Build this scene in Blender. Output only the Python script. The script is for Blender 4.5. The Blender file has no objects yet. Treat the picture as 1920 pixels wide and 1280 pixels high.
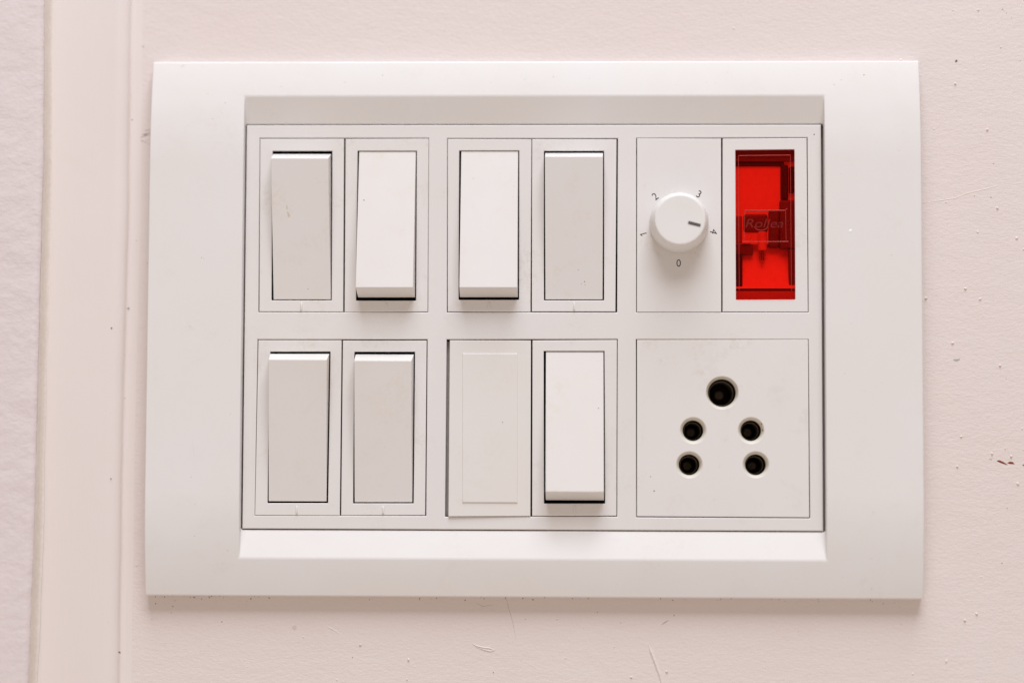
import bpy, bmesh, math, random
from mathutils import Vector, Matrix
from mathutils.geometry import tessellate_polygon

# ------------------------------------------------------------------ camera, light, exposure
# Working frame: millimetres, origin at the middle of the mounting panel,
# x to the right, y up, z out of the wall (wall surface z = ZW).
scene = bpy.context.scene
col = scene.collection
MM = 0.001
HEIGHT = 1.2                                   # board hangs 1.2 m above the floor
def W(x, y, z):
    return Vector((x*MM, -z*MM, HEIGHT + y*MM))

CAM = Vector((13.8173, -49.9958, 636.4665)); YAW, PITCH, ROLL = 0.0304, 0.0725, 0.0040
FOCAL = 85.0; FPX = FOCAL/36*1920
ROT = Matrix.Rotation(YAW, 3, 'Y') @ Matrix.Rotation(PITCH, 3, 'X') @ Matrix.Rotation(ROLL, 3, 'Z')
def P(px, py, z):
    """photo pixel -> point (mm) on the plane z = const parallel to the wall"""
    d = ROT @ Vector(((px-960)/FPX, -(py-640)/FPX, -1.0))
    t = (z-CAM.z)/d.z
    return CAM + d*t

cam_data = bpy.data.cameras.new('camera'); cam = bpy.data.objects.new('camera', cam_data)
col.objects.link(cam); scene.camera = cam
cam_data.sensor_width = 36; cam_data.lens = FOCAL
cam_data.clip_start = 0.01; cam_data.clip_end = 50
M3 = Matrix(((1,0,0),(0,0,-1),(0,1,0)))
m4 = (M3 @ ROT).to_4x4(); m4.translation = W(*CAM); cam.matrix_world = m4
cam_data.dof.use_dof = True; cam_data.dof.focus_distance = 0.634; cam_data.dof.aperture_fstop = 2.2

world = bpy.data.worlds.new('World'); scene.world = world; world.use_nodes = True
bg = world.node_tree.nodes['Background']
bg.inputs[0].default_value = (1.0, 0.865, 0.79, 1); bg.inputs[1].default_value = 0.42

def area_light(name, pos, target, size, size_y, power, color):
    l = bpy.data.lights.new(name, 'AREA'); l.shape = 'RECTANGLE'; l.size = size; l.size_y = size_y
    l.energy = power; l.color = color
    o = bpy.data.objects.new(name, l); col.objects.link(o)
    o.location = W(*pos); d = W(*target) - W(*pos)
    o.rotation_euler = d.to_track_quat('-Z', 'Y').to_euler()
    return o
area_light('window_light', (110, 1560, 800), (0, 0, 0), 1.0, 1.15, 35.0, (0.86, 0.91, 1.0))
area_light('floor_bounce', (-60, -950, 850), (0, 0, 0), 1.3, 0.9, 2.9, (1.0, 0.84, 0.71))    # warm light off the floor

scene.view_settings.view_transform = 'Standard'; scene.view_settings.look = 'None'
scene.view_settings.exposure = 0.06; scene.view_settings.gamma = 1.0
scene.render.engine = 'CYCLES'
scene.cycles.max_bounces = 8; scene.cycles.transparent_max_bounces = 16

random.seed(7)
# ------------------------------------------------------------------ materials
class Mat:
    def __init__(s, name):
        s.m = bpy.data.materials.new(name); s.m.use_nodes = True
        s.t = s.m.node_tree; s.n = s.t.nodes; s.b = s.n['Principled BSDF']; s.out = s.n['Material Output']
        s.pos = s.n.new('ShaderNodeNewGeometry').outputs['Position']
    def link(s, a, b): s.t.links.new(a, b)
    def mapped(s, sc):
        mp = s.n.new('ShaderNodeMapping'); mp.inputs['Scale'].default_value = sc; s.link(s.pos, mp.inputs[0]); return mp.outputs[0]
    def noise(s, scale, detail=4, rough=0.55, vec=None, dist=0.0):
        t = s.n.new('ShaderNodeTexNoise'); t.inputs['Scale'].default_value = scale
        t.inputs['Detail'].default_value = detail; t.inputs['Roughness'].default_value = rough
        t.inputs['Distortion'].default_value = dist
        s.link(vec or s.pos, t.inputs['Vector']); return t.outputs['Fac']
    def ramp(s, fac, a, b, lo=0.0, hi=1.0):
        r = s.n.new('ShaderNodeMapRange'); r.inputs[1].default_value = a; r.inputs[2].default_value = b
        r.inputs[3].default_value = lo; r.inputs[4].default_value = hi
        s.link(fac, r.inputs[0]); return r.outputs[0]
    def mix(s, fac, a, b):
        x = s.n.new('ShaderNodeMix'); x.data_type = 'RGBA'
        s.link(fac, x.inputs[0])
        for v, i in ((a, 6), (b, 7)):
            if isinstance(v, tuple): x.inputs[i].default_value = v + (1,) if len(v) == 3 else v
            else: s.link(v, x.inputs[i])
        return x.outputs[2]
    def bump(s, h, strength, dist, normal=None):
        b = s.n.new('ShaderNodeBump'); b.inputs['Strength'].default_value = strength
        b.inputs['Distance'].default_value = dist; s.link(h, b.inputs['Height'])
        if normal: s.link(normal, b.inputs['Normal'])
        return b.outputs[0]
    def mul(s, a, k):
        x = s.n.new('ShaderNodeMath'); x.operation = 'MULTIPLY'; s.link(a, x.inputs[0])
        if isinstance(k, float): x.inputs[1].default_value = k
        else: s.link(k, x.inputs[1])
        return x.outputs[0]

def plastic(name, base, grime=(0.56, 0.48, 0.37), amount=0.35, rough=0.36):
    k = Mat(name)
    tone = k.ramp(k.noise(28, 3), 0.35, 0.7)
    c = k.mix(tone, base, tuple(v*f for v, f in zip(base, (0.985, 0.975, 0.955))))
    patch = k.ramp(k.noise(95, 5, 0.6, dist=0.6), 0.53, 0.76)
    spots = k.ramp(k.noise(900, 3, 0.6), 0.40, 0.70)
    c = k.mix(k.mul(k.mul(patch, spots), amount), c, grime)
    fine = k.ramp(k.noise(1500, 2, 0.5), 0.74, 0.80)
    c = k.mix(k.mul(fine, 0.35*amount), c, (0.30, 0.25, 0.20))
    k.link(c, k.b.inputs['Base Color'])
    k.link(k.ramp(k.noise(140, 4), 0.3, 0.7, rough-0.06, rough+0.1), k.b.inputs['Roughness'])
    k.b.inputs['IOR'].default_value = 1.46
    k.link(k.bump(k.noise(2600, 2), 0.10, 0.00003), k.b.inputs['Normal'])
    return k.m
WHITE = (0.772, 0.741, 0.721)
M_frame = plastic('frame_white_plastic', (0.795, 0.769, 0.750), amount=0.16, rough=0.38)
M_panel = plastic('panel_white_plastic', WHITE, amount=0.22)
M_module = plastic('module_white_plastic', (0.780, 0.748, 0.727), amount=0.55)
M_rocker = plastic('rocker_white_plastic', (0.795, 0.763, 0.738), grime=(0.68, 0.57, 0.40), amount=0.42, rough=0.33)
M_knob = plastic('knob_white_plastic', (0.800, 0.778, 0.752), amount=0.12, rough=0.38)
M_hole = plastic('yellowed_hole_plastic', (0.72, 0.67, 0.58), grime=(0.40,0.28,0.18), amount=0.8)
M_blank = plastic('blank_cream_plastic', (0.775, 0.738, 0.703), amount=0.30, rough=0.42)

def wall_paint(name, a, b, coarse, fine, coarse_amt, fine_amt, stretch=(1,1,1)):
    k = Mat(name)
    v = k.mapped(stretch)
    c = k.mix(k.ramp(k.noise(16, 4, 0.6), 0.35, 0.68), a, b)
    st = k.ramp(k.noise(60, 5, 0.65, dist=0.4), 0.62, 0.80)
    c = k.mix(k.mul(st, 0.22), c, tuple(x*f for x, f in zip(b, (0.90, 0.86, 0.80))))
    sp = k.ramp(k.noise(1400, 3, 0.6), 0.70, 0.80)
    c = k.mix(k.mul(sp, 0.40), c, (0.36, 0.28, 0.25))
    k.link(c, k.b.inputs['Base Color'])
    k.b.inputs['Roughness'].default_value = 0.55; k.b.inputs['IOR'].default_value = 1.42
    n = k.bump(k.noise(coarse, 4, 0.55, v), coarse_amt, 0.0006)
    n = k.bump(k.noise(fine, 4, 0.65, v), fine_amt, 0.00012, n)
    k.link(n, k.b.inputs['Normal'])
    return k.m
M_wall = wall_paint('pink_wall_paint', (0.785, 0.700, 0.665), (0.770, 0.674, 0.636), 190, 1300, 0.20, 0.95, (0.6, 1, 1.25))
M_strip = wall_paint('pink_strip_paint', (0.800, 0.722, 0.686), (0.786, 0.702, 0.664), 90, 700, 0.15, 0.16, (2.2, 1, 0.28))
M_rough = wall_paint('cool_lit_plaster', (0.752, 0.668, 0.652), (0.730, 0.645, 0.632), 130, 480, 0.95, 0.80, (0.8, 1, 1.1))  # lavender cast of cool skylight put into the plaster colour

def simple(name, c, rough=0.5, metal=0.0, vary=0.12, scale=800):
    k = Mat(name)
    k.link(k.mix(k.noise(scale, 3), tuple(v*(1-vary) for v in c), tuple(min(1, v*(1+vary)) for v in c)), k.b.inputs['Base Color'])
    k.b.inputs['Roughness'].default_value = rough; k.b.inputs['Metallic'].default_value = metal
    return k.m
M_dark = simple('dark_box_plastic', (0.014, 0.011, 0.009), 0.9)
M_dark.node_tree.nodes['Principled BSDF'].inputs['Specular IOR Level'].default_value = 0.05
M_black = simple('black_contact_plastic', (0.040, 0.030, 0.024), 0.35)
M_contact = simple('dull_brass_contact', (0.36, 0.27, 0.19), 0.4, 0.5)
M_print = simple('dark_grey_print', (0.028, 0.025, 0.024), 0.5)
M_pointer = simple('grey_pointer_print', (0.095, 0.085, 0.082), 0.5)
M_speck = simple('black_speck', (0.030, 0.022, 0.018), 0.7)
M_rust = simple('red_brown_paint', (0.20, 0.030, 0.014), 0.5)
M_pencil = simple('brown_pencil_line', (0.20, 0.125, 0.10), 0.8)
M_crack = simple('faint_crack_line', (0.46, 0.37, 0.33), 0.8)
M_dirtline = simple('yellowed_edge_paint', (0.77, 0.69, 0.615), 0.6)
M_whitefleck = simple('white_paint_fleck', (0.90, 0.90, 0.89), 0.5)
M_stain = simple('tan_stain', (0.66, 0.585, 0.48), 0.5)
M_tray = simple('white_lamp_tray', (0.96, 0.94, 0.90), 0.5)
M_lampblock = simple('dark_lamp_block', (0.055, 0.05, 0.05), 0.6)
M_lampgrey = simple('grey_lamp_carrier', (0.17, 0.16, 0.15), 0.5)
M_lampmid = simple('mid_grey_lamp_wall', (0.33, 0.31, 0.30), 0.5)
M_lamplip = simple('lit_lamp_lip', (0.50, 0.48, 0.46), 0.5)  # paler grey: light from above put into the colour
M_cap = simple('bright_lamp_cap', (0.95, 0.93, 0.90), 0.18)
M_wire = simple('tinned_wire', (0.62, 0.60, 0.56), 0.3, 0.9)

def clear(name, tint, gloss_rough, ior=1.49, amount=1.0):
    """coloured clear plastic that lets light through to what lies behind it"""
    k = Mat(name); k.n.remove(k.b)
    tr = k.n.new('ShaderNodeBsdfTransparent'); tr.inputs[0].default_value = tint + (1,)
    gl = k.n.new('ShaderNodeBsdfGlossy'); gl.inputs['Roughness'].default_value = gloss_rough
    fr = k.n.new('ShaderNodeFresnel'); fr.inputs[0].default_value = ior
    mx = k.n.new('ShaderNodeMixShader')
    nb = k.bump(k.noise(700, 3), 0.12, 0.00004); k.link(nb, gl.inputs['Normal']); k.link(nb, fr.inputs['Normal'])
    k.link(k.mul(fr.outputs[0], float(amount)), mx.inputs[0]); k.link(tr.outputs[0], mx.inputs[1]); k.link(gl.outputs[0], mx.inputs[2])
    k.link(mx.outputs[0], k.out.inputs[0])
    return k.m
M_red = clear('red_clear_plastic', (0.99, 0.11, 0.07), 0.12, 1.20, 0.5)
M_glass = clear('bulb_glass', (0.985, 0.985, 0.985), 0.04, 1.49, 0.45)
def red_solid():
    k = Mat('red_plastic_ridge')
    k.b.inputs['Base Color'].default_value = (0.42, 0.035, 0.025, 1); k.b.inputs['Roughness'].default_value = 0.22
    return k.m
M_redsolid = red_solid()
M_redletter = simple('dull_red_lettering', (0.19, 0.008, 0.006), 0.25)

# ------------------------------------------------------------------ object helpers
def thing(name, label, cat, origin, group=None):
    o = bpy.data.objects.new(name, None); o.empty_display_size = 0.01
    o.location = W(*origin); col.objects.link(o)
    o['label'] = label; o['category'] = cat
    if group: o['group'] = group
    return o
def root_of(o):
    while o.parent: o = o.parent
    return o
def build(name, verts, faces, mat, parent=None, smooth=False, weighted=False, bevel=None):
    """verts in mm (board frame); linked as ONE mesh object"""
    org = root_of(parent).location if parent else Vector((0,0,0))
    me = bpy.data.meshes.new(name)
    me.from_pydata([tuple(W(*v)-org) for v in verts], [], faces)
    bm = bmesh.new(); bm.from_mesh(me)
    bmesh.ops.remove_doubles(bm, verts=bm.verts, dist=1e-7)
    bmesh.ops.recalc_face_normals(bm, faces=bm.faces)
    if bevel:
        off, seg, test = bevel
        es = [e for e in bm.edges if test(e)]
        bmesh.ops.bevel(bm, geom=es, offset=off*MM, offset_type='OFFSET', segments=seg, profile=0.5, affect='EDGES', clamp_overlap=True)
    bm.to_mesh(me); bm.free()
    if smooth: me.polygons.foreach_set('use_smooth', [True]*len(me.polygons))
    me.materials.append(mat)
    o = bpy.data.objects.new(name, me); col.objects.link(o); o.parent = parent
    if weighted:
        w = o.modifiers.new('weighted_normal', 'WEIGHTED_NORMAL'); w.weight = 100
    return o
def offset_loop(loop, d):
    """move each edge of a closed loop d to its left (mitred)"""
    n = len(loop); out = []
    for i in range(n):
        a, b, c = (Vector(loop[(i+k) % n][:2]) for k in (-1, 0, 1))
        u = (b-a).normalized(); v = (c-b).normalized()
        nu = Vector((-u.y, u.x)); nv = Vector((-v.y, v.x)); m = nu+nv
        out.append(b + m*(d/max(0.2, 1+nu.dot(nv))))
    return out
def area2(loop):
    return sum(loop[i][0]*loop[(i+1) % len(loop)][1]-loop[(i+1) % len(loop)][0]*loop[i][1] for i in range(len(loop)))
def plate(name, outer, holes, zf, zb, mat, parent, c=0.18, seg=2, tilt=None, hole_c=None, hole_zb=None):
    """flat plate with rounded front edges, holes with walls; tilt(x, y) lifts it locally"""
    loops = [list(map(lambda q: Vector(q[:2]), outer))] + [list(map(lambda q: Vector(q[:2]), h)) for h in holes]
    if area2(loops[0]) < 0: loops[0].reverse()
    for h in loops[1:]:
        if area2(h) > 0: h.reverse()
    V, F, fronts, idx = [], [], [], []
    for li, lp in enumerate(loops):
        cc = c if li == 0 or hole_c is None else hole_c
        rings = []
        for s in range(seg+1):
            t = math.pi/2*s/seg
            q = offset_loop(lp, cc*(1-math.sin(t))); z = zf-cc*(1-math.cos(t))
            rings.append([(v.x, v.y, z) for v in q])
        zbb = zb if li == 0 or hole_zb is None else hole_zb
        rings.append([(v.x, v.y, zbb) for v in lp])
        base = len(V); n = len(lp)
        for r in rings: V.extend(r)
        fronts.append([Vector((a[0], a[1], 0)) for a in rings[0]]); idx.extend(range(base, base+n))
        for r in range(len(rings)-1):
            for i in range(n):
                j = (i+1) % n
                F.append((base+r*n+i, base+r*n+j, base+(r+1)*n+j, base+(r+1)*n+i))
    for t in tessellate_polygon(fronts): F.append(tuple(idx[i] for i in t))
    if tilt: V = [(x, y, z+tilt(x, y)) for x, y, z in V]
    return build(name, V, F, mat, parent)
def quad_px(pts, z): return [P(a, b, z) for a, b in pts]
def rect_px(x0, y0, x1, y1, z): return quad_px([(x0,y0),(x1,y0),(x1,y1),(x0,y1)], z)
def circle(c, r, n=40, a0=0): return [Vector((c[0]+r*math.cos(a0+2*math.pi*i/n), c[1]+r*math.sin(a0+2*math.pi*i/n))) for i in range(n)]
def hexa(name, front, back, mat, parent, r=0.4, seg=3, mid=None):
    """solid between a front quad and a back quad (lists of 4 xyz), edges rounded"""
    layers = [front] + ([mid] if mid else []) + [back]
    V = [tuple(v) for l in layers for v in l]; F = [(0,1,2,3)]
    for k in range(len(layers)-1):
        for i in range(4):
            j = (i+1) % 4; F.append((4*k+i, 4*k+j, 4*k+4+j, 4*k+4+i))
    k = 4*(len(layers)-1); F.append((k+3, k+2, k+1, k))
    def ang(e): return len(e.link_faces) == 2 and e.calc_face_angle() > 0.35
    return build(name, V, F, mat, parent, smooth=True, weighted=True, bevel=(r, seg, ang))
def box(name, x0, y0, x1, y1, z0, z1, mat, parent, r=0.1, seg=2):
    return hexa(name, [(x0,y1,z1),(x1,y1,z1),(x1,y0,z1),(x0,y0,z1)], [(x0,y1,z0),(x1,y1,z0),(x1,y0,z0),(x0,y0,z0)], mat, parent, r, seg)
def lathe(name, c, prof, mat, parent, n=72, axis='z', smooth=True, weighted=True):
    """prof: (radius, height) pairs turned about the axis through c"""
    V, F = [], []
    for r, h in prof:
        for i in range(n):
            a = 2*math.pi*i/n; u, v = r*math.cos(a), r*math.sin(a)
            V.append((c[0]+u, c[1]+v, c[2]+h) if axis == 'z' else (c[0]+u, c[1]+h, c[2]+v))
    for k in range(len(prof)-1):
        for i in range(n):
            j = (i+1) % n; F.append((k*n+i, k*n+j, (k+1)*n+j, (k+1)*n+i))
    return build(name, V, F, mat, parent, smooth=smooth, weighted=weighted)
def ridge(name, pts, w, h, mat, parent, taper=True):
    """low raised line (triangular section) along points (mm, on a surface)"""
    V, F = [], []; n = len(pts)
    for i, p in enumerate(pts):
        a, b = Vector(pts[max(0,i-1)]), Vector(pts[min(n-1,i+1)])
        d = (b-a); d.z = 0; d.normalize(); s = Vector((-d.y, d.x, 0))
        k = 1.0
        if taper and i in (0, n-1): k = 0.25
        p = Vector(p); V += [tuple(p+s*w*k/2), tuple(p+Vector((0,0,h*k))), tuple(p-s*w*k/2)]
    for i in range(n-1):
        o = 3*i; F += [(o,o+1,o+4,o+3), (o+1,o+2,o+5,o+4)]
    return build(name, V, F, mat, parent)
def blob_geo(c, rx, ry, h, ang=0.0, n=8, wob=0.15):
    V = [(c[0], c[1], c[2]+h)]; F = []
    ca, sa = math.cos(ang), math.sin(ang)
    for k, (f, hh) in enumerate(((0.6, 0.75), (1.0, 0.0))):
        for i in range(n):
            a = 2*math.pi*i/n; q = f*(1+random.uniform(-wob, wob))
            u, v = rx*q*math.cos(a), ry*q*math.sin(a)
            V.append((c[0]+u*ca-v*sa, c[1]+u*sa+v*ca, c[2]+h*hh))
    for i in range(n):
        j = (i+1) % n; F += [(0, 1+i, 1+j), (1+i, 1+n+i, 1+n+j, 1+j)]
    return V, F
def blobs(name, specs, mat, parent):
    V, F = [], []
    for s in specs:
        v, f = blob_geo(*s); b = len(V); V += v; F += [tuple(i+b for i in t) for t in f]
    return build(name, V, F, mat, parent, smooth=True)
def text_part(name, s, c, height, ang, z, depth, mat, parent, shear=0.0, offset=0.0, xs=1.0):
    cu = bpy.data.curves.new(name, 'FONT'); cu.body = s; cu.size = 1.0; cu.align_x = 'CENTER'; cu.align_y = 'CENTER'
    cu.shear = shear; cu.offset = offset; cu.resolution_u = 6; cu.extrude = 0.0
    t = bpy.data.objects.new(name+'_tmp', cu); col.objects.link(t)
    bpy.context.view_layer.update()
    me0 = bpy.data.meshes.new_from_object(t.evaluated_get(bpy.context.evaluated_depsgraph_get()))
    xsv = [v.co.x for v in me0.vertices]; ysv = [v.co.y for v in me0.vertices]
    cx, cy = (min(xsv)+max(xsv))/2, (min(ysv)+max(ysv))/2; k = height/(max(ysv)-min(ysv))
    ca, sa = math.cos(ang), math.sin(ang)
    def tf(v, zz):
        x, y = (v.co.x-cx)*k*xs, (v.co.y-cy)*k
        return (c[0]+x*ca-y*sa, c[1]+x*sa+y*ca, zz)
    n = len(me0.vertices)
    V = [tf(v, z+depth) for v in me0.vertices] + [tf(v, z-0.02) for v in me0.vertices]
    F = [tuple(p.vertices) for p in me0.polygons]
    cnt = {}
    for p in me0.polygons:
        for e in p.edge_keys: cnt[e] = cnt.get(e, 0)+1
    F += [(a, b, b+n, a+n) for (a, b), q in cnt.items() if q == 1]
    bpy.data.objects.remove(t); bpy.data.curves.remove(cu); bpy.data.meshes.remove(me0)
    return build(name, V, F, mat, parent)

# ------------------------------------------------------------------ the wall
ZP, ZW = 4.0, 0.3                              # front of the mounting panel, face of the wall
def structure(o): o['kind'] = 'structure'; return o
def edge_line(pxpts, z):
    """piecewise line x(y) in mm through photo points on plane z"""
    q = sorted([(P(a, b, z).y, P(a, b, z).x) for a, b in pxpts])
    def f(y):
        if y <= q[0][0]: a, b = q[0], q[1]
        elif y >= q[-1][0]: a, b = q[-2], q[-1]
        else:
            for a, b in zip(q, q[1:]):
                if a[0] <= y <= b[0]: break
        return a[1]+(b[1]-a[1])*(y-a[0])/(b[0]-a[0])
    return f
Z_STRIP, Z_ROUGH = ZW+3.2, ZW+9.0
groove = edge_line([(247,0),(243,400),(232,800),(225,1280)], ZW)
rough_edge = edge_line([(95,0),(94,300),(90,430),(85,640),(81,800),(77,980),(71,1130),(65,1280)], Z_STRIP)
rows = [-700, -400, -200] + [-110 + 4*i for i in range(56)] + [200, 400, 700]
def wob(y, s, a): return a*(math.sin(y*0.21*s+1.3)+0.6*math.sin(y*0.53*s+0.4)+0.5*math.sin(y*1.1*s+2.1))
def lim(y): return max(-150, min(150, y))
def sheet(name, section, mat):
    V, F = [], []; n = None
    for y in rows:
        s = section(y); n = len(s); V += [(x, y, z) for x, z in s]
    for r in range(len(rows)-1):
        for i in range(n-1): F.append((r*n+i, r*n+i+1, (r+1)*n+i+1, (r+1)*n+i))
    return structure(build(name, V, F, mat, smooth=True))
# main wall with the opening the board's box sits in
gx = [groove(lim(y))-1.0 for y in rows]
V = [(g, y, 0) for g, y in zip(gx, rows)]
outer = [(900,-700), (900,700)] + [(g, y) for g, y in reversed(list(zip(gx, rows)))]
hole = [(-74,-51), (-74,51), (74,51), (74,-51)]
pts = [Vector((a, b, 0)) for a, b in outer]; hp = [Vector((a, b, 0)) for a, b in hole]
wall = structure(build('wall', [(p.x, p.y, ZW) for p in pts+hp], [tuple(t) for t in tessellate_polygon([pts, hp])], M_wall))
def strip_section(y):
    yl = lim(y); g = groove(yl)+wob(y, 1, 0.035); e = rough_edge(yl)+wob(y, 1.4, 0.05)
    s = [(e-3, Z_STRIP)] + [(e+(g-4.2-e)*t, Z_STRIP+0.12*math.sin(t*3.0+y*0.02)) for t in (0.02,0.25,0.5,0.75,1.0)]
    for k in range(1, 9):
        a = math.pi/2*k/8; s.append((g-4.2+4.0*math.sin(a), Z_STRIP-2.5*(1-math.cos(a))))
    s += [(g+0.1, ZW+0.30), (g+0.5, ZW+0.12), (g+1.2, ZW+0.06), (g+2.4, ZW+0.03), (g+4.0, ZW-0.05)]
    return s
wall_strip = sheet('wall_strip', strip_section, M_strip)
def rough_section(y):
    e = rough_edge(lim(y))+wob(y, 1.4, 0.05)
    return [(-900, Z_ROUGH), (e-60, Z_ROUGH), (e-20, Z_ROUGH)] + [(e-2.6+2.0*math.sin(a), Z_ROUGH-1.6*(1-math.cos(a))) for a in (0.0, 0.3, 0.6, 0.9, 1.2, 1.5)] + [(e-0.5, Z_ROUGH-2.4), (e-0.35, Z_STRIP-0.5)]
rough_wall = sheet('rough_wall', rough_section, M_rough)
# yellowed paint that runs down the inner corner beside the rough plaster
V, F = [], []
ys = [-130+2.5*i for i in range(105)]
for y in ys:
    e = rough_edge(lim(y))+wob(y, 1.4, 0.05); w = 0.75+0.16*math.sin(y*0.07)+0.10*math.sin(y*0.23+1)
    V += [(e-0.62, y, Z_ROUGH-1.25), (e-0.30, y, Z_ROUGH-2.9), (e-0.20, y, Z_STRIP+0.5), (e+0.10+w*0.8, y, Z_STRIP+0.03)]
for i in range(len(ys)-1):
    for k in range(3): F.append((4*i+k, 4*i+k+1, 4*i+k+5, 4*i+k+4))
build('paint_seam', V, F, M_dirtline, wall_strip, smooth=True)

# small bumps, drips and specks in the paint
def outside_frame(x, y): return not (-101 < x < 101 and -71 < y < 70)
nibs = []
while len(nibs) < 85:
    px, py = random.uniform(250, 1990), random.uniform(-60, 1340); q = P(px, py, ZW)
    if outside_frame(q.x, q.y) and (px > 1735 or py > 1125 or random.random() < 0.35):
        r = random.choice((0.16, 0.2, 0.22, 0.28, 0.38)); nibs.append(((q.x, q.y, ZW-0.01), r*random.uniform(0.8,1.4), r, r*random.uniform(0.5, 0.9), random.uniform(0,3)))
for a, b in [(1786,643),(1860,850),(1896,855),(1795,874),(1875,685),(1851,243),(1870,390),(1791,157),(1809,1162),(1831,1150),(1250,1258),(1736,559),(1810,541),(676,1208),(766,1236)]:
    q = P(a, b, ZW); nibs.append(((q.x, q.y, ZW-0.01), 0.42, 0.34, 0.40, random.uniform(0,3)))
o = blobs('paint_nibs', nibs, M_wall, wall); o['kind'] = 'stuff'
pits = []
for a, b, r in [(1793,115,0.42),(1858,370,0.2),(1827,367,0.16),(1863,307,0.17),(1880,18,0.2),(1887,25,0.15),(224,1222,0.36),(209,615,0.28),(241,578,0.26),(233,746,0.24),(126,60,0.25),(122,85,0.3),(124,116,0.35),(131,150,0.3),(268,88,0.25),(244,110,0.2),(248,225,0.2),(661,1232,0.18),(925,1260,0.2),(1264,1153,0.2),(1879,1055,0.2),(292,1131,0.22),(324,1136,0.2),(321,1148,0.14),(416,1165,0.22),(208,897,0.2),(1120,1147,0.13),(985,1160,0.12)]:
    z = ZW if a > 248 else Z_STRIP-0.02
    q = P(a, b, z)
    if a < 248 and a > 225: z = ZW+0.3; q = P(a, b, z)
    pits.append(((q.x, q.y, z-0.02), r*0.8, r, 0.10, random.uniform(0,3)))
big, small = pits[:1], pits[1:]
blobs('speck', big, M_speck, wall)
o = blobs('paint_specks', small, simple('brown_speck', (0.26, 0.19, 0.16), 0.8), wall); o['kind'] = 'stuff'
# dust caught under the lower edge of the frame
dust = []
for i in range(60):
    a = random.choice((random.uniform(285, 420), random.uniform(420, 1720))); b = 1114+(a-274)*0.0068+abs(random.gauss(0, 4)); q = P(a, b, ZW)
    dust.append(((q.x, q.y, ZW-0.01), random.uniform(0.06,0.3), random.uniform(0.05,0.12), 0.08, random.uniform(0,3)))
o = blobs('dust_specks', dust, M_speck, wall); o['kind'] = 'stuff'
def px_ridge(name, pts, w, h, mat, z=ZW): return ridge(name, [P(a, b, z)+Vector((0,0,0.004)) for a, b in pts], w, h, mat, wall)
for pts, w in [([(284,242),(277,245),(270,245)],0.13), ([(284,248),(275,251),(263,253)],0.15), ([(284,251),(272,254),(268,255),(284,247)],0.12), ([(284,252),(265,257),(259,260.5),(265,264),(284,271)],0.13), ([(284,263),(272,263)],0.12), ([(281,492),(274,494)],0.16)]:
    px_ridge('pencil_scratch', pts, w, 0.02, M_pencil)
for pts, w, h in [([(1855,860),(1860,862)],0.42,0.05), ([(1869,863.5),(1873,864),(1880,867),(1889,871)],0.55,0.06), ([(1889,867.3),(1893,867.2),(1898,867.5),(1902,869.5)],0.6,0.06), ([(1917,871.5),(1921,872),(1926,873)],0.5,0.06)]:
    px_ridge('paint_streak', pts, w, h, M_rust)
px_ridge('plaster_ridge', [(1216,1208),(1221,1222),(1228,1240),(1236,1262),(1243,1290)], 1.0, 0.32, M_wall)
px_ridge('plaster_ridge', [(884,1204),(893,1210),(905,1213),(917,1214),(929,1219)], 0.45, 0.22, M_wall)
px_ridge('plaster_ridge', [(893,1213),(907,1217),(920,1220),(929,1219)], 0.40, 0.20, M_wall)
px_ridge('plaster_ridge', [(1726,381),(1755,377),(1790,372),(1812,363),(1850,354),(1900,340)], 0.28, 0.07, M_wall)
px_ridge('plaster_ridge', [(610,1172),(622,1178),(640,1190)], 0.6, 0.12, M_wall)
px_ridge('hairline_crack', [(976,1240),(981,1228),(986,1243)][:2] + [(984,1242),(1006,1252)][:0], 0.10, 0.02, M_crack)
px_ridge('hairline_crack', [(984,1241),(1006,1254)], 0.10, 0.02, M_crack)
px_ridge('hairline_crack', [(949,1118),(954,1140),(962,1168),(968,1200)], 0.09, 0.02, M_crack)
px_ridge('hairline_crack', [(892,1129),(905,1136),(925,1133)], 0.12, 0.03, M_crack)
px_ridge('hairline_crack', [(1240,1171),(1247,1166),(1254,1162)], 0.28, 0.05, M_crack)
q = P(1794, 674, ZW)
blobs('paint_chip', [((q.x, q.y, ZW-0.02), 1.0, 0.42, 0.14, 0.12)], simple('grey_chip', (0.50, 0.46, 0.43), 0.6), wall)
q = P(552, 1176, ZW)
blobs('tan_spot', [((q.x, q.y, ZW-0.012), 1.1, 1.1, 0.016, 0)], simple('tan_wall_stain', (0.69, 0.59, 0.53), 0.6), wall)

# ------------------------------------------------------------------ frame, mounting panel and box
board = thing('switch_plate', 'wide white plastic surround frame with two rows of module openings, on pink wall', 'switch plate', (0, 0, 0))
OX, OYT, OYB = {-1: 101.15, 1: 101.45}, 70.15, -70.75
IX = 76.3; RT, RB = 60.7, -60.85; PT, PB = 53.5, -53.45
def hgt(y):
    d, k = (OYT-y, 3.0) if OYT-y < y-OYB else (y-OYB, 3.1)
    return 7.2 - (k*(1-d/27.0)**2 if d < 27 else 0)
ys = sorted(set([OYT, OYB, RT, RB, PT, PB] + [OYT-0.9*i for i in range(1, 31)] + [OYB+0.9*i for i in range(1, 31)] + [-40+8*i for i in range(11)]))
KEY = (OYT, OYB, RT, RB, PT, PB)               # rows kept clear of these so that the edges can be rounded
clean = [y for y in ys if y in KEY or all(abs(y-k) > 1.7 for k in KEY)]
ys = clean
V, F = [], []
def vid(v): V.append(v); return len(V)-1
ZC = ZP-0.35                                   # where the inner slope ends
def zch(y):                                    # inner slope (top and bottom of the opening)
    if y > 0: return ZC + (hgt(RT)-ZC)*(y-PT)/(RT-PT)
    return ZC + (hgt(RB)-ZC)*(PB-y)/(PB-RB)
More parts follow.
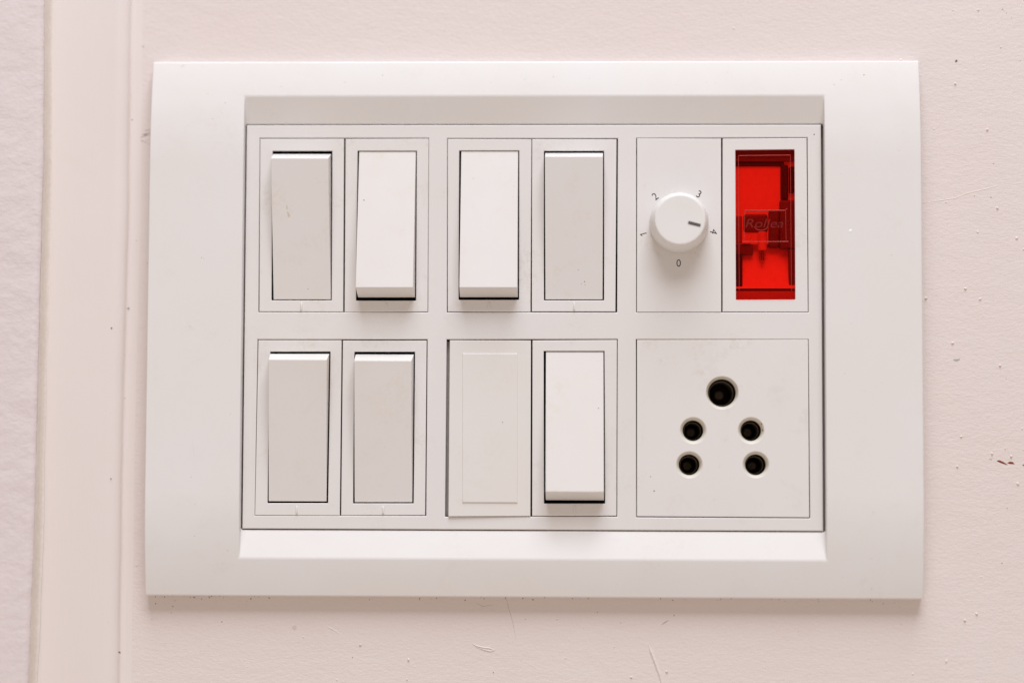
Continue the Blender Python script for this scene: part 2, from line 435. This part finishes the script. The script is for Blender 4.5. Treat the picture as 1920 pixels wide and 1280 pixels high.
for sx in (-1, 1):
    for a, b in zip(ys, ys[1:]):
        F.append([vid((sx*OX[sx],a,hgt(a))), vid((sx*IX,a,hgt(a))), vid((sx*IX,b,hgt(b))), vid((sx*OX[sx],b,hgt(b)))])
        F.append([vid((sx*OX[sx],a,ZW+0.02)), vid((sx*OX[sx],a,hgt(a))), vid((sx*OX[sx],b,hgt(b))), vid((sx*OX[sx],b,ZW+0.02))])
        if RB <= a and b <= RT:
            if a >= PT or b <= PB: la, lb = zch(a), zch(b)
            else: la = lb = None
            if la is not None:
                q = [vid((sx*IX,a,hgt(a))), vid((sx*IX,a,la)), vid((sx*IX,b,lb)), vid((sx*IX,b,hgt(b)))]
            else:
                q = [vid((sx*IX,a,hgt(a))), vid((sx*IX,a,ZC)), vid((sx*IX,b,ZC)), vid((sx*IX,b,hgt(b)))]
                F.append([vid((sx*IX,a,ZC)), vid((sx*IX,a,ZW+0.2)), vid((sx*IX,b,ZW+0.2)), vid((sx*IX,b,ZC))])
            F.append(q)
for a, b in zip(ys, ys[1:]):
    if a >= RT or b <= RB:
        F.append([vid((-IX,a,hgt(a))), vid((IX,a,hgt(a))), vid((IX,b,hgt(b))), vid((-IX,b,hgt(b)))])
    if (PT <= a and b <= RT) or (RB <= a and b <= PB):
        F.append([vid((-IX,a,zch(a))), vid((IX,a,zch(a))), vid((IX,b,zch(b))), vid((-IX,b,zch(b)))])
for y in (PT, PB): F.append([vid((-IX,y,ZC)), vid((IX,y,ZC)), vid((IX,y,ZW+0.2)), vid((-IX,y,ZW+0.2))])
for y in (OYT, OYB):
    xs = [-OX[-1], -IX, IX, OX[1]]
    for a, b in zip(xs, xs[1:]): F.append([vid((a,y,ZW+0.02)), vid((b,y,ZW+0.02)), vid((b,y,hgt(y))), vid((a,y,hgt(y)))])
F2 = []
for f in F:
    u = []
    for i in f:
        if all((Vector(V[i])-Vector(V[j])).length > 1e-4 for j in u): u.append(i)
    if len(u) >= 3: F2.append(u)
frame = build('frame', V, F2, M_frame, board, smooth=True, weighted=True,
              bevel=(1.05, 5, lambda e: len(e.link_faces) == 2 and e.calc_face_angle() > 0.3))

def on_frame(a, b):
    q = P(a, b, 7.0); h = hgt(q.y); return P(a, b, h)
dustf = []
while len(dustf) < 70:
    a, b = random.uniform(300, 1715), random.uniform(125, 1105)
    if 435 < a < 1565 and 165 < b < 1065: continue
    q = on_frame(a, b); rr = random.choice((0.05, 0.06, 0.08, 0.11)); dustf.append(((q.x, q.y, q.z-0.01), rr*1.5, rr, 0.03, random.uniform(0,3)))
o = blobs('dust_specks', dustf, simple('pale_brown_dust', (0.50, 0.43, 0.37), 0.8), board); o['kind'] = 'stuff'
M_scuff = simple('faint_scuff', (0.70, 0.67, 0.63), 0.6)
for pts in [[(338,128),(342,123),(349,121)], [(1000,1078),(1012,1084),(1020,1082)], [(340,268),(420,268)], [(507,222),(511,213),(519,211)], [(1610,720),(1618,735)], [(360,820),(364,850),(366,858)], [(1668,300),(1672,312)], [(1390,1090),(1430,1096)], [(620,1072),(650,1070)]]:
    z0 = 0.006
    ridge('scuff', [(lambda q: Vector((q.x, q.y, q.z+z0)))(on_frame(a, b) if not (b > 181 and 455 < a < 1550) else P(a, b, zch(P(a, b, 4.6).y)+0.01)) for a, b in pts], 0.10, 0.012, M_scuff, board)

# pixel outlines of the six openings (two modules each) read from the photograph
OPEN = {(0,0): [(487,259),(804,259),(802.5,585.5),(484.5,585)], (0,1): [(838.5,259.5),(1158.5,259.5),(1157,585.5),(838,585.5)],
        (0,2): [(1193,259),(1514,258),(1516,585.5),(1193,585.5)],
        (1,0): [(483,636),(801.5,636),(799,966.5),(477.5,966)], (1,1): [(837.5,636),(1158,635.5),(1157,968),(834.5,968)],
        (1,2): [(1192.5,636),(1516,636),(1519,971),(1193,969)]}
openings = {k: [Vector(v[:2]) for v in quad_px(q, ZP)] for k, q in OPEN.items()}
panel_outline = quad_px([(462.6,235),(1539.2,234),(1543.2,995),(454.2,990.3)], ZP)
plate('mounting_panel', panel_outline, list(openings.values()), ZP, ZP-1.4, M_panel, board, c=0.22)
# box sunk in the wall behind the panel
V = [(x, y, z) for z in (ZW-0.1, -42) for x, y in ((-73.9,-50.9),(73.9,-50.9),(73.9,50.9),(-73.9,50.9))]
build('back_box', V, [(0,1,5,4),(1,2,6,5),(2,3,7,6),(3,0,4,7),(4,5,6,7)], M_dark, board)
def specks_on(parent, lst, z, mat=None, name='speck', h=0.06):
    for a, b, r in lst:
        q = P(a, b, z); blobs(name, [((q.x, q.y, z-0.01), r, r*0.9, h, random.uniform(0,3))], mat or M_speck, parent)
specks_on(board, [(1526.5,252.5,0.20)], ZP)
q = P(1620, 141, 5.0); specks_on(board, [(1620,141,0.15)], hgt(q.y)+0.0)
specks_on(board, [(378,483,0.13),(1637,960,0.1)], 7.2, simple('grey_speck', (0.35,0.32,0.30), 0.7))
specks_on(board, [(1595,433,0.52)], 7.2, M_whitefleck, 'paint_fleck', 0.12)

# ------------------------------------------------------------------ modules
def inset_quad(q, d, jit=0.0):
    l = [Vector(v[:2])+Vector((random.uniform(-jit,jit), random.uniform(-jit,jit))) for v in q]
    if area2(l) < 0: l = l[::-1]
    return offset_loop(l, d)
def centre(q): return sum((Vector(v[:2]) for v in q), Vector((0,0)))/len(q)
def tilt_fn(c, ax, ay, dz=0.0): return lambda x, y: dz + ax*(x-c.x) + ay*(y-c.y)

RISE = 5.4
def rocker_switch(label, face, opening, rocker, up, mark, dz=0.0, gap=0.13, group='rocker switches', tilt=(0,0)):
    """face: module outline px; opening: cut-out px; rocker = (front quad px, base quad px); up: which end stands out"""
    fo = quad_px(face, ZP); c = centre(fo)
    t = thing('rocker_switch', label, 'switch', (c.x, c.y, ZP-14), group)
    z = ZP+dz
    tl = tilt_fn(c, *tilt)
    plate('bezel', inset_quad(fo, gap, 0.09), [inset_quad(quad_px(opening, z), -0.15)], z, z-1.3, M_module, t, c=0.14, tilt=tl, hole_zb=z-0.55)
    fr, ba = rocker
    zs = (RISE, RISE, -0.25, -0.25) if up == 'top' else (-0.25, -0.25, RISE, RISE)
    front = [P(a, b, z+h) for (a, b), h in zip(fr, zs)]
    mid = [P(a, b, z-0.35) for a, b in ba]
    mc = sum(mid, Vector((0,0,0)))/4
    back = [Vector((v.x+(mc.x-v.x)*0.16, v.y+(mc.y-v.y)*0.06, z-7)) for v in mid]
    hexa('rocker', front, back, M_rocker, t, r=0.42, seg=3, mid=mid)
    # the pit the rocker swings in
    op = inset_quad(quad_px(opening, z), -0.16)
    n = len(op)
    build('pit', [(v.x, v.y, z-0.5) for v in op]+[(v.x, v.y, z-9.5) for v in op], [(i, (i+1)%n, (i+1)%n+n, i+n) for i in range(n)]+[tuple(range(n, 2*n))], M_dark, t)
    a, b0, b1 = mark
    p0, p1 = P(a, b0, z), P(a, b1, z)
    hexa('tick_mark', [(p0.x-0.20,p0.y,z+0.34),(p0.x+0.20,p0.y,z+0.34),(p1.x+0.20,p1.y,z+0.34),(p1.x-0.20,p1.y,z+0.34)],
         [(p0.x-0.27,p0.y+0.08,z-0.1),(p0.x+0.27,p0.y+0.08,z-0.1),(p1.x+0.27,p1.y-0.08,z-0.1),(p1.x-0.27,p1.y-0.05,z-0.1)], M_knob, t, r=0.12, seg=2)
    return t, c, z

def q4(a, b, c, d): return [a, b, c, d]
GRP = 'rocker switches in the white board'
s1, c1, z1 = rocker_switch('white rocker switch standing out at its top, yellow drip stain on its face',
    [(487.5,259.5),(646,259.5),(644.3,585),(485,585)], [(512,284),(622,284),(620.8,562),(510,562)],
    ([(508.3,297),(615,297.3),(620,561),(513,561)], [(512,289),(621,289),(620.6,561.3),(513.2,561.3)]), 'top', (565,567,581), 0.02, group=GRP)
s2, c2, z2 = rocker_switch('white rocker switch standing out at its bottom, dark fleck beside its left edge',
    [(646.6,259.5),(804,259.5),(802.5,585.3),(645,585.3)], [(671.5,284),(780.5,284),(779,562.5),(668.5,562.5)],
    ([(673.5,284.8),(779.5,284.8),(774,538.5),(666.8,538.5)], [(674,284.6),(780,284.6),(778.3,557.5),(671.5,557.5)]), 'bottom', (724,568,581), -0.03, group=GRP)
s3, c3, z3 = rocker_switch('white rocker switch standing out at its bottom, directly above the blank module',
    [(839,260),(996.8,260),(996,585.3),(838.3,585.3)], [(862,283.5),(972.5,283.5),(972,561),(861,561)],
    ([(865,284.3),(971,284.5),(969.5,538.5),(861.3,538.5)], [(865,284),(972,284),(971,557.2),(862.3,557.2)]), 'bottom', (917,567,580), 0.0, group=GRP)
s4, c4, z4 = rocker_switch('white rocker switch standing out at its top, beside the fan regulator module',
    [(997,260),(1156.2,261),(1155.4,585),(996.2,585)], [(1021,284),(1131.5,284),(1131.5,562),(1021,562)],
    ([(1021.8,294),(1130,294),(1129.3,561),(1023,561)], [(1022.3,287),(1130.8,287),(1130,561.2),(1022.5,561.2)]), 'top', (1076.5,567,581), 0.10, group=GRP, tilt=(0.004, 0))
s5, c5, z5 = rocker_switch('white rocker switch standing out at its top, smudged with brown grime, in lower corner',
    [(483.2,636.5),(641.8,636.5),(638,966.2),(477.8,966)], [(507.5,660),(618.5,659.8),(614,941.5),(502.5,941.5)],
    ([(503.8,674),(612.5,674.5),(611.8,939),(503.7,938.7)], [(506.5,663),(617.6,663),(612.6,939.4),(504,939)]), 'top', (556.5,948,962), 0.04, group=GRP)
s6, c6, z6 = rocker_switch('clean white rocker switch standing out at its top, between smudged switch and blank module',
    [(642.5,637),(801,637),(798.3,966.5),(638.5,966.3)], [(665.5,660.3),(777,660.3),(774.5,942),(663,942)],
    ([(664,676),(771,676.5),(772.3,940.5),(665,940.3)], [(667,664),(776,664.3),(773.5,940.8),(665.3,940.8)]), 'top', (718.5,949,962), -0.05, group=GRP)
s7, c7, z7 = rocker_switch('white rocker switch standing out at its bottom, between blank module and socket',
    [(997,636.5),(1157.2,636.3),(1156.4,967.5),(996.5,967.8)], [(1020.5,659),(1132.3,659),(1133.5,942.5),(1021,942.5)],
    ([(1024,659.8),(1131.2,659.8),(1132,921.5),(1023,921)], [(1023.5,659.6),(1131.6,659.6),(1132.4,937.5),(1023.5,937)]), 'bottom', (1077.5,948,962), 0.0, group=GRP)
# marks on the switches
def on_rocker(px, py, z, up, y0, y1):
    """height of the rocker face at image row py (straight between its two ends)"""
    t = (py-y0)/(y1-y0); t = 1-t if up == 'top' else t
    return z + (-0.25 + (RISE+0.25)*t)
def rocker_speck(sw, z, up, y0, y1, lst, mat=None, name='speck'):
    for a, b, rx, ry, ang in lst:
        h = on_rocker(a, b, z, up, y0, y1)+0.012; q = P(a, b, h)
        sl = (RISE+0.25)/39.0*(1 if up == 'top' else -1)
        V, F = blob_geo((0,0,0), rx, ry, 0.02, ang)
        V = [(q.x+v[0], q.y+v[1], h+v[2]+sl*v[1]) for v in V]
        build(name, V, F, mat or M_speck, sw, smooth=True)
rocker_speck(s1, z1, 'top', 297, 561, [(541,402,0.32,0.85,0.25),(538,389,0.18,0.6,0.0)], M_stain, 'stain')
rocker_speck(s1, z1, 'top', 297, 561, [(577.5,541.5,0.10,0.10,0)])
rocker_speck(s2, z2, 'bottom', 285, 538, [(682.5,375.5,0.13,0.28,0.3)])
rocker_speck(s3, z3, 'bottom', 285, 538, [(888,335,0.55,0.10,-0.2),(962,369,0.12,0.14,0)], simple('faint_smear', (0.55,0.50,0.46), 0.6), 'smear')
rocker_speck(s4, z4, 'top', 294, 561, [(1096,528,0.12,0.18,0),(1084,506,0.12,0.12,0),(1097,534,0.1,0.12,0),(1090,532,0.14,0.08,0.4)], simple('brown_fleck', (0.33,0.25,0.21), 0.7))
rocker_speck(s7, z7, 'bottom', 660, 921, [(1122,765,0.16,0.22,0)], simple('tan_fleck', (0.42,0.33,0.22), 0.7))

# blank module: loose, its lower left corner stands out of the panel
bl = [(843,637.2),(995.8,637.2),(994.8,967.5),(840.5,968)]
c = centre(quad_px(bl, ZP))
blank = thing('blank_module', 'cream blank cover module with raised rectangle, slightly loose in its opening', 'blank cover', (c.x, c.y, ZP-10))
tl = tilt_fn(c, -0.020, -0.009, 0.22)
plate('cover', [v[:2] for v in inset_quad(quad_px(bl, ZP+0.3), 0.05)], [], ZP, ZP-8, M_blank, blank, c=0.15, tilt=tl)
ri = [v[:2] for v in quad_px([(867,662),(970.5,662),(970.5,942),(867,941.5)], ZP+0.4)]
plate('raised_panel', ri, [], ZP+0.26, ZP-0.2, M_blank, blank, c=0.2, tilt=tl)
a_, b_ = P(835.5, 966, ZP-2.0), P(847, 640, ZP-2.0)
box('gap_filler', a_.x, a_.y, b_.x, b_.y, ZP-9, ZP-2.0, simple('lit_gap_grey', (0.42, 0.39, 0.36), 0.5), blank, r=0.1)  # added filler; its grey stands for the lit wall of the gap
specks_on(blank, [(942.5,791,0.10),(903,820,0.07)], ZP+0.48)

# fan regulator
rg = [(1193.6,259.5),(1352.8,259),(1353,585.2),(1193.5,585.2)]
c = centre(quad_px(rg, ZP)); zr = ZP+0.12
reg = thing('fan_regulator', 'white dimmer module with round knob and printed numbers zero to four', 'dimmer', (c.x, c.y, ZP-10))
plate('faceplate', inset_quad(quad_px(rg, ZP), 0.12, 0.08), [], zr, ZP-1.3, M_module, reg, c=0.14)
kc = P(1273, 419, zr)
KH = 8.2
prof = [(7.35,-0.05),(7.66,0.02),(7.72,0.3),(7.70,0.6),(7.58,3.9),(7.55,4.5),(7.46,4.95),(7.36,5.25),(6.70,7.75),(6.62,7.98),(6.48,8.12),(6.32,8.19),(6.1,KH),(4.5,KH-0.02),(2.5,KH-0.05),(0.02,KH-0.06)]
knob = lathe('knob', (kc.x, kc.y, zr), prof, M_knob, reg, n=96)
pa, pb = P(1290.5, 417, zr+KH), P(1313.5, 423, zr+KH)
d = Vector((pb.x-pa.x, pb.y-pa.y)).normalized(); s = Vector((-d.y, d.x))*0.41
pq = [Vector((pa.x,pa.y))+s, Vector((pb.x,pb.y))+s, Vector((pb.x,pb.y))-s, Vector((pa.x,pa.y))-s]
build('pointer', [(v.x, v.y, zr+KH+0.015) for v in pq]+[(v.x, v.y, zr+KH-0.1) for v in pq], [(0,1,2,3),(0,1,5,4),(1,2,6,5),(2,3,7,6),(3,0,4,7)], M_pointer, knob)
def numeral_one(c, height, ang, z):
    poly = [(0.13,-0.5),(0.13,0.5),(0.03,0.5),(-0.04,0.40),(-0.22,0.27),(-0.22,0.15),(0.0,0.28),(0.0,-0.5)]
    ca, sa = math.cos(ang), math.sin(ang); n = len(poly)
    pts = [(c[0]+height*(x*ca-y*sa), c[1]+height*(x*sa+y*ca)) for x, y in poly]
    tri = tessellate_polygon([[Vector((x, y, 0)) for x, y in pts]])
    build('numeral', [(x, y, z+0.015) for x, y in pts]+[(x, y, z-0.02) for x, y in pts], [tuple(t) for t in tri]+[(i,(i+1)%n,(i+1)%n+n,i+n) for i in range(n)], M_print, reg)
q = P(1206.2, 439.2, zr); numeral_one((q.x, q.y), 1.75, math.radians(105), zr)
for s_, a, b, ang in [('0',1272.5,493.2,0),('2',1228.3,368.3,37),('3',1310.6,364,-27),('4',1338.6,434.3,-106)]:
    q = P(a, b, zr); text_part('numeral', s_, (q.x, q.y), 1.92, math.radians(ang), zr, 0.015, M_print, reg, offset=-0.001, xs=0.95)

# indicator lamp
il = [(1354,259.2),(1513.7,258.3),(1515.6,585.2),(1354.2,585.2)]
c = centre(quad_px(il, ZP)); zi = ZP+0.05
ind = thing('indicator_lamp', 'red translucent indicator lamp window with bulb visible behind it', 'indicator lamp', (c.x, c.y, ZP-14))
lens_px = [(1378.8,281.5),(1489.6,280.5),(1491.2,561.3),(1380,561.8)]
lo = [v[:2] for v in quad_px(lens_px, zi)]
plate('bezel', inset_quad(quad_px(il, ZP), 0.12, 0.06), [lo], zi, ZP-1.3, M_module, ind, c=0.14)
li = [Vector(v) for v in inset_quad(lo, 0.10)]
plate('lens', li, [], zi+0.25, zi-1.0, M_red, ind, c=0.30, seg=3)
lens = [o for o in ind.children if o.name.startswith('lens')][0]
def lens_line(name, pts, w=0.12, h=0.05, closed=False):
    ridge(name, [P(a, b, zi+0.27) for a, b in pts], w, h, M_redsolid, lens, taper=False)
lens_line('rim_ridge', [(1384.5,292),(1482,291)], 0.20, 0.10); lens_line('rim_ridge', [(1384.5,292),(1386,545)], 0.12, 0.05)
lens_line('rim_ridge', [(1482,291),(1484,545)], 0.12, 0.05)
lens_line('badge_ridge', [(1396.5,394.8),(1472,394.5),(1476,391)], 0.26, 0.13); lens_line('badge_ridge', [(1392,453.3),(1478,453)], 0.26, 0.13)
lens_line('badge_ridge', [(1396.5,394.8),(1395,453)], 0.10, 0.04); lens_line('badge_ridge', [(1473,394.5),(1474,453)], 0.10, 0.04)
q = P(1433, 419, zi); text_part('lettering', 'Rollea', (q.x, q.y), 2.2, 0.0, zi+0.25, 0.05, M_redletter, lens, shear=0.25, offset=-0.01, xs=1.25)
arc = [(1414+13*1.0-13*math.cos(t), 422+10*math.sin(t)) for t in [math.pi*(0.08+0.84*i/10) for i in range(11)]]
lens_line('swoosh', arc, 0.16, 0.08)
# inside: tray, carrier, resistor, bulb
def ibox(name, x0, y0, x1, y1, z0, z1, mat, parent=ind, r=0.12):
    a = P(x0, y1, zi+z1); b = P(x1, y0, zi+z1); return box(name, a.x, a.y, b.x, b.y, zi+z0, zi+z1, mat, parent, r)
op = inset_quad(lo, -0.02); n = 4
build('tray', [(v.x, v.y, zi-1.1) for v in op]+[(v.x, v.y, zi-3.0) for v in op], [(i,(i+1)%n,(i+1)%n+n,i+n) for i in range(n)], M_tray, ind)
# upper half of the tray is flat, the lower half is a reflector that slopes up towards the viewer
def tray_face(name, x0, y0, z0, x1, y1, z1, mat):
    q = [P(x0,y0,zi+z0), P(x1,y0,zi+z0), P(x1,y1,zi+z1), P(x0,y1,zi+z1)]
    hexa(name, q, [Vector((v.x, v.y, zi-8)) for v in q], mat, ind, r=0.08, seg=2)
tray_face('tray_floor', 1376, 276, -2.2, 1494, 458, -2.5, M_tray)
tray_face('reflector', 1376, 459, -4.6, 1494, 541, -1.35, M_tray)
ibox('resistor', 1464, 309, 1478, 374, -6, -1.5, M_lampblock, r=0.4); ibox('resistor', 1480, 312, 1489, 362, -5, -1.25, M_lampblock, r=0.4)
ibox('upper_lip', 1376, 276, 1496, 303, -7, -1.5, M_lampgrey); ibox('carrier', 1376, 303.5, 1470, 312, -7, -1.9, M_lampblock)  # upper lip's dark grey stands for shade under the window's top edge
ibox('carrier', 1462, 375, 1496, 466, -7, -1.5, M_lampgrey, r=0.6); ibox('carrier', 1440, 392, 1463, 464, -7, -1.9, M_lampgrey, r=0.9); ibox('carrier', 1393, 400, 1441, 437, -7, -2.0, M_lampgrey, r=0.9); ibox('carrier', 1376, 404, 1392, 456, -7, -2.1, M_lampmid, r=0.5)
ibox('carrier', 1376, 458, 1412, 477, -7, -2.3, M_lampgrey); ibox('carrier', 1376, 477.5, 1392, 540, -7, -1.5, M_lampblock)
ibox('carrier', 1392.5, 539, 1484, 545, -7, -1.4, M_lampblock); ibox('carrier', 1479, 467, 1496, 545, -7, -1.6, M_lampgrey)
ibox('lower_lip', 1376, 545.5, 1496, 566, -7, -1.3, M_lamplip)  # bottom wall catching the light, put into its paler tone
ibox('contact_clip', 1391, 441, 1408, 457, -6, -1.7, M_cap, r=0.3)
bc = P(1429, 449, zi-2.4)
lathe('bulb_base', (bc.x, bc.y, zi-2.4), [(0.02,2.0),(1.05,2.0),(1.2,1.6),(1.2,-2.6),(1.0,-2.9),(0.6,-3.0)], M_cap, ind, n=24, axis='y')
bulb = lathe('bulb', (bc.x, bc.y, zi-2.4), [(0.75,-2.8),(0.9,-3.6),(0.85,-5.2),(0.55,-6.2),(0.3,-6.9),(0.02,-7.3)], M_glass, ind, n=24, axis='y')
for dx in (-0.25, 0.25): lathe('electrode', (bc.x+dx, bc.y, zi-2.4), [(0.12,-2.8),(0.12,-5.4),(0.01,-5.5)], M_lampgrey, bulb, n=10, axis='y')

# socket
so = [(1193,636.5),(1515.5,636.3),(1518.5,970.5),(1193.4,968.6)]
c = centre(quad_px(so, ZP)); zs = ZP+0.05
sock = thing('socket_outlet', 'square white five pin socket module with round holes', 'socket', (c.x, c.y, ZP-20))
HOLES = [(1354.2,735.8,4.28,3.62),(1299.7,806.6,3.45,2.68),(1408.4,806.6,3.45,2.68),(1292.6,870.6,3.45,2.70),(1417.2,870.6,3.45,2.70)]
hc = [(P(a, b, zs), R, r) for a, b, R, r in HOLES]
plate('faceplate', inset_quad(quad_px(so, ZP), 0.12, 0.08), [circle(p, R, 48) for p, R, r in hc], zs, ZP-1.4, M_module, sock, c=0.14, hole_c=0.08, hole_zb=zs-0.12)
for p, R, r in hc:
    h = lathe('pin_hole', (p.x, p.y, zs), [(R,-0.10),(R-0.12,-0.16),(r+0.28,-0.95),(r+0.06,-1.3),(r,-1.6),(r,-2.3)], M_hole, sock, n=48)
    lathe('sleeve', (p.x, p.y, zs), [(r,-2.2),(r+0.02,-3.2),(r-0.02,-6.4),(r-0.42,-6.5),(r-0.5,-7.6),(r-0.45,-16),(0.02,-16)], M_black, h, n=40)
    ring = r-0.42
    lathe('contact', (p.x, p.y, zs), [(ring+0.10,-6.2),(ring+0.02,-5.9),(ring-0.12,-6.2),(ring-0.12,-15)], M_contact, h, n=40)
    lathe('rivet', (p.x, p.y, zs), [(1.15,-15.9),(1.1,-15.5),(0.5,-15.4),(0.45,-15.7),(0.02,-15.7)], M_contact, h, n=24)
specks_on(sock, [(1220,893,0.13),(1226.5,920,0.2)], zs)
for a, b in ((1428,794),(1430,806),(1324,811)):
    q = P(a, b, zs); blobs('rust_fleck', [((q.x, q.y, zs-0.32), 0.16, 0.3, 0.15, 0.4)], simple('rust_fleck', (0.22,0.09,0.05), 0.7), sock)
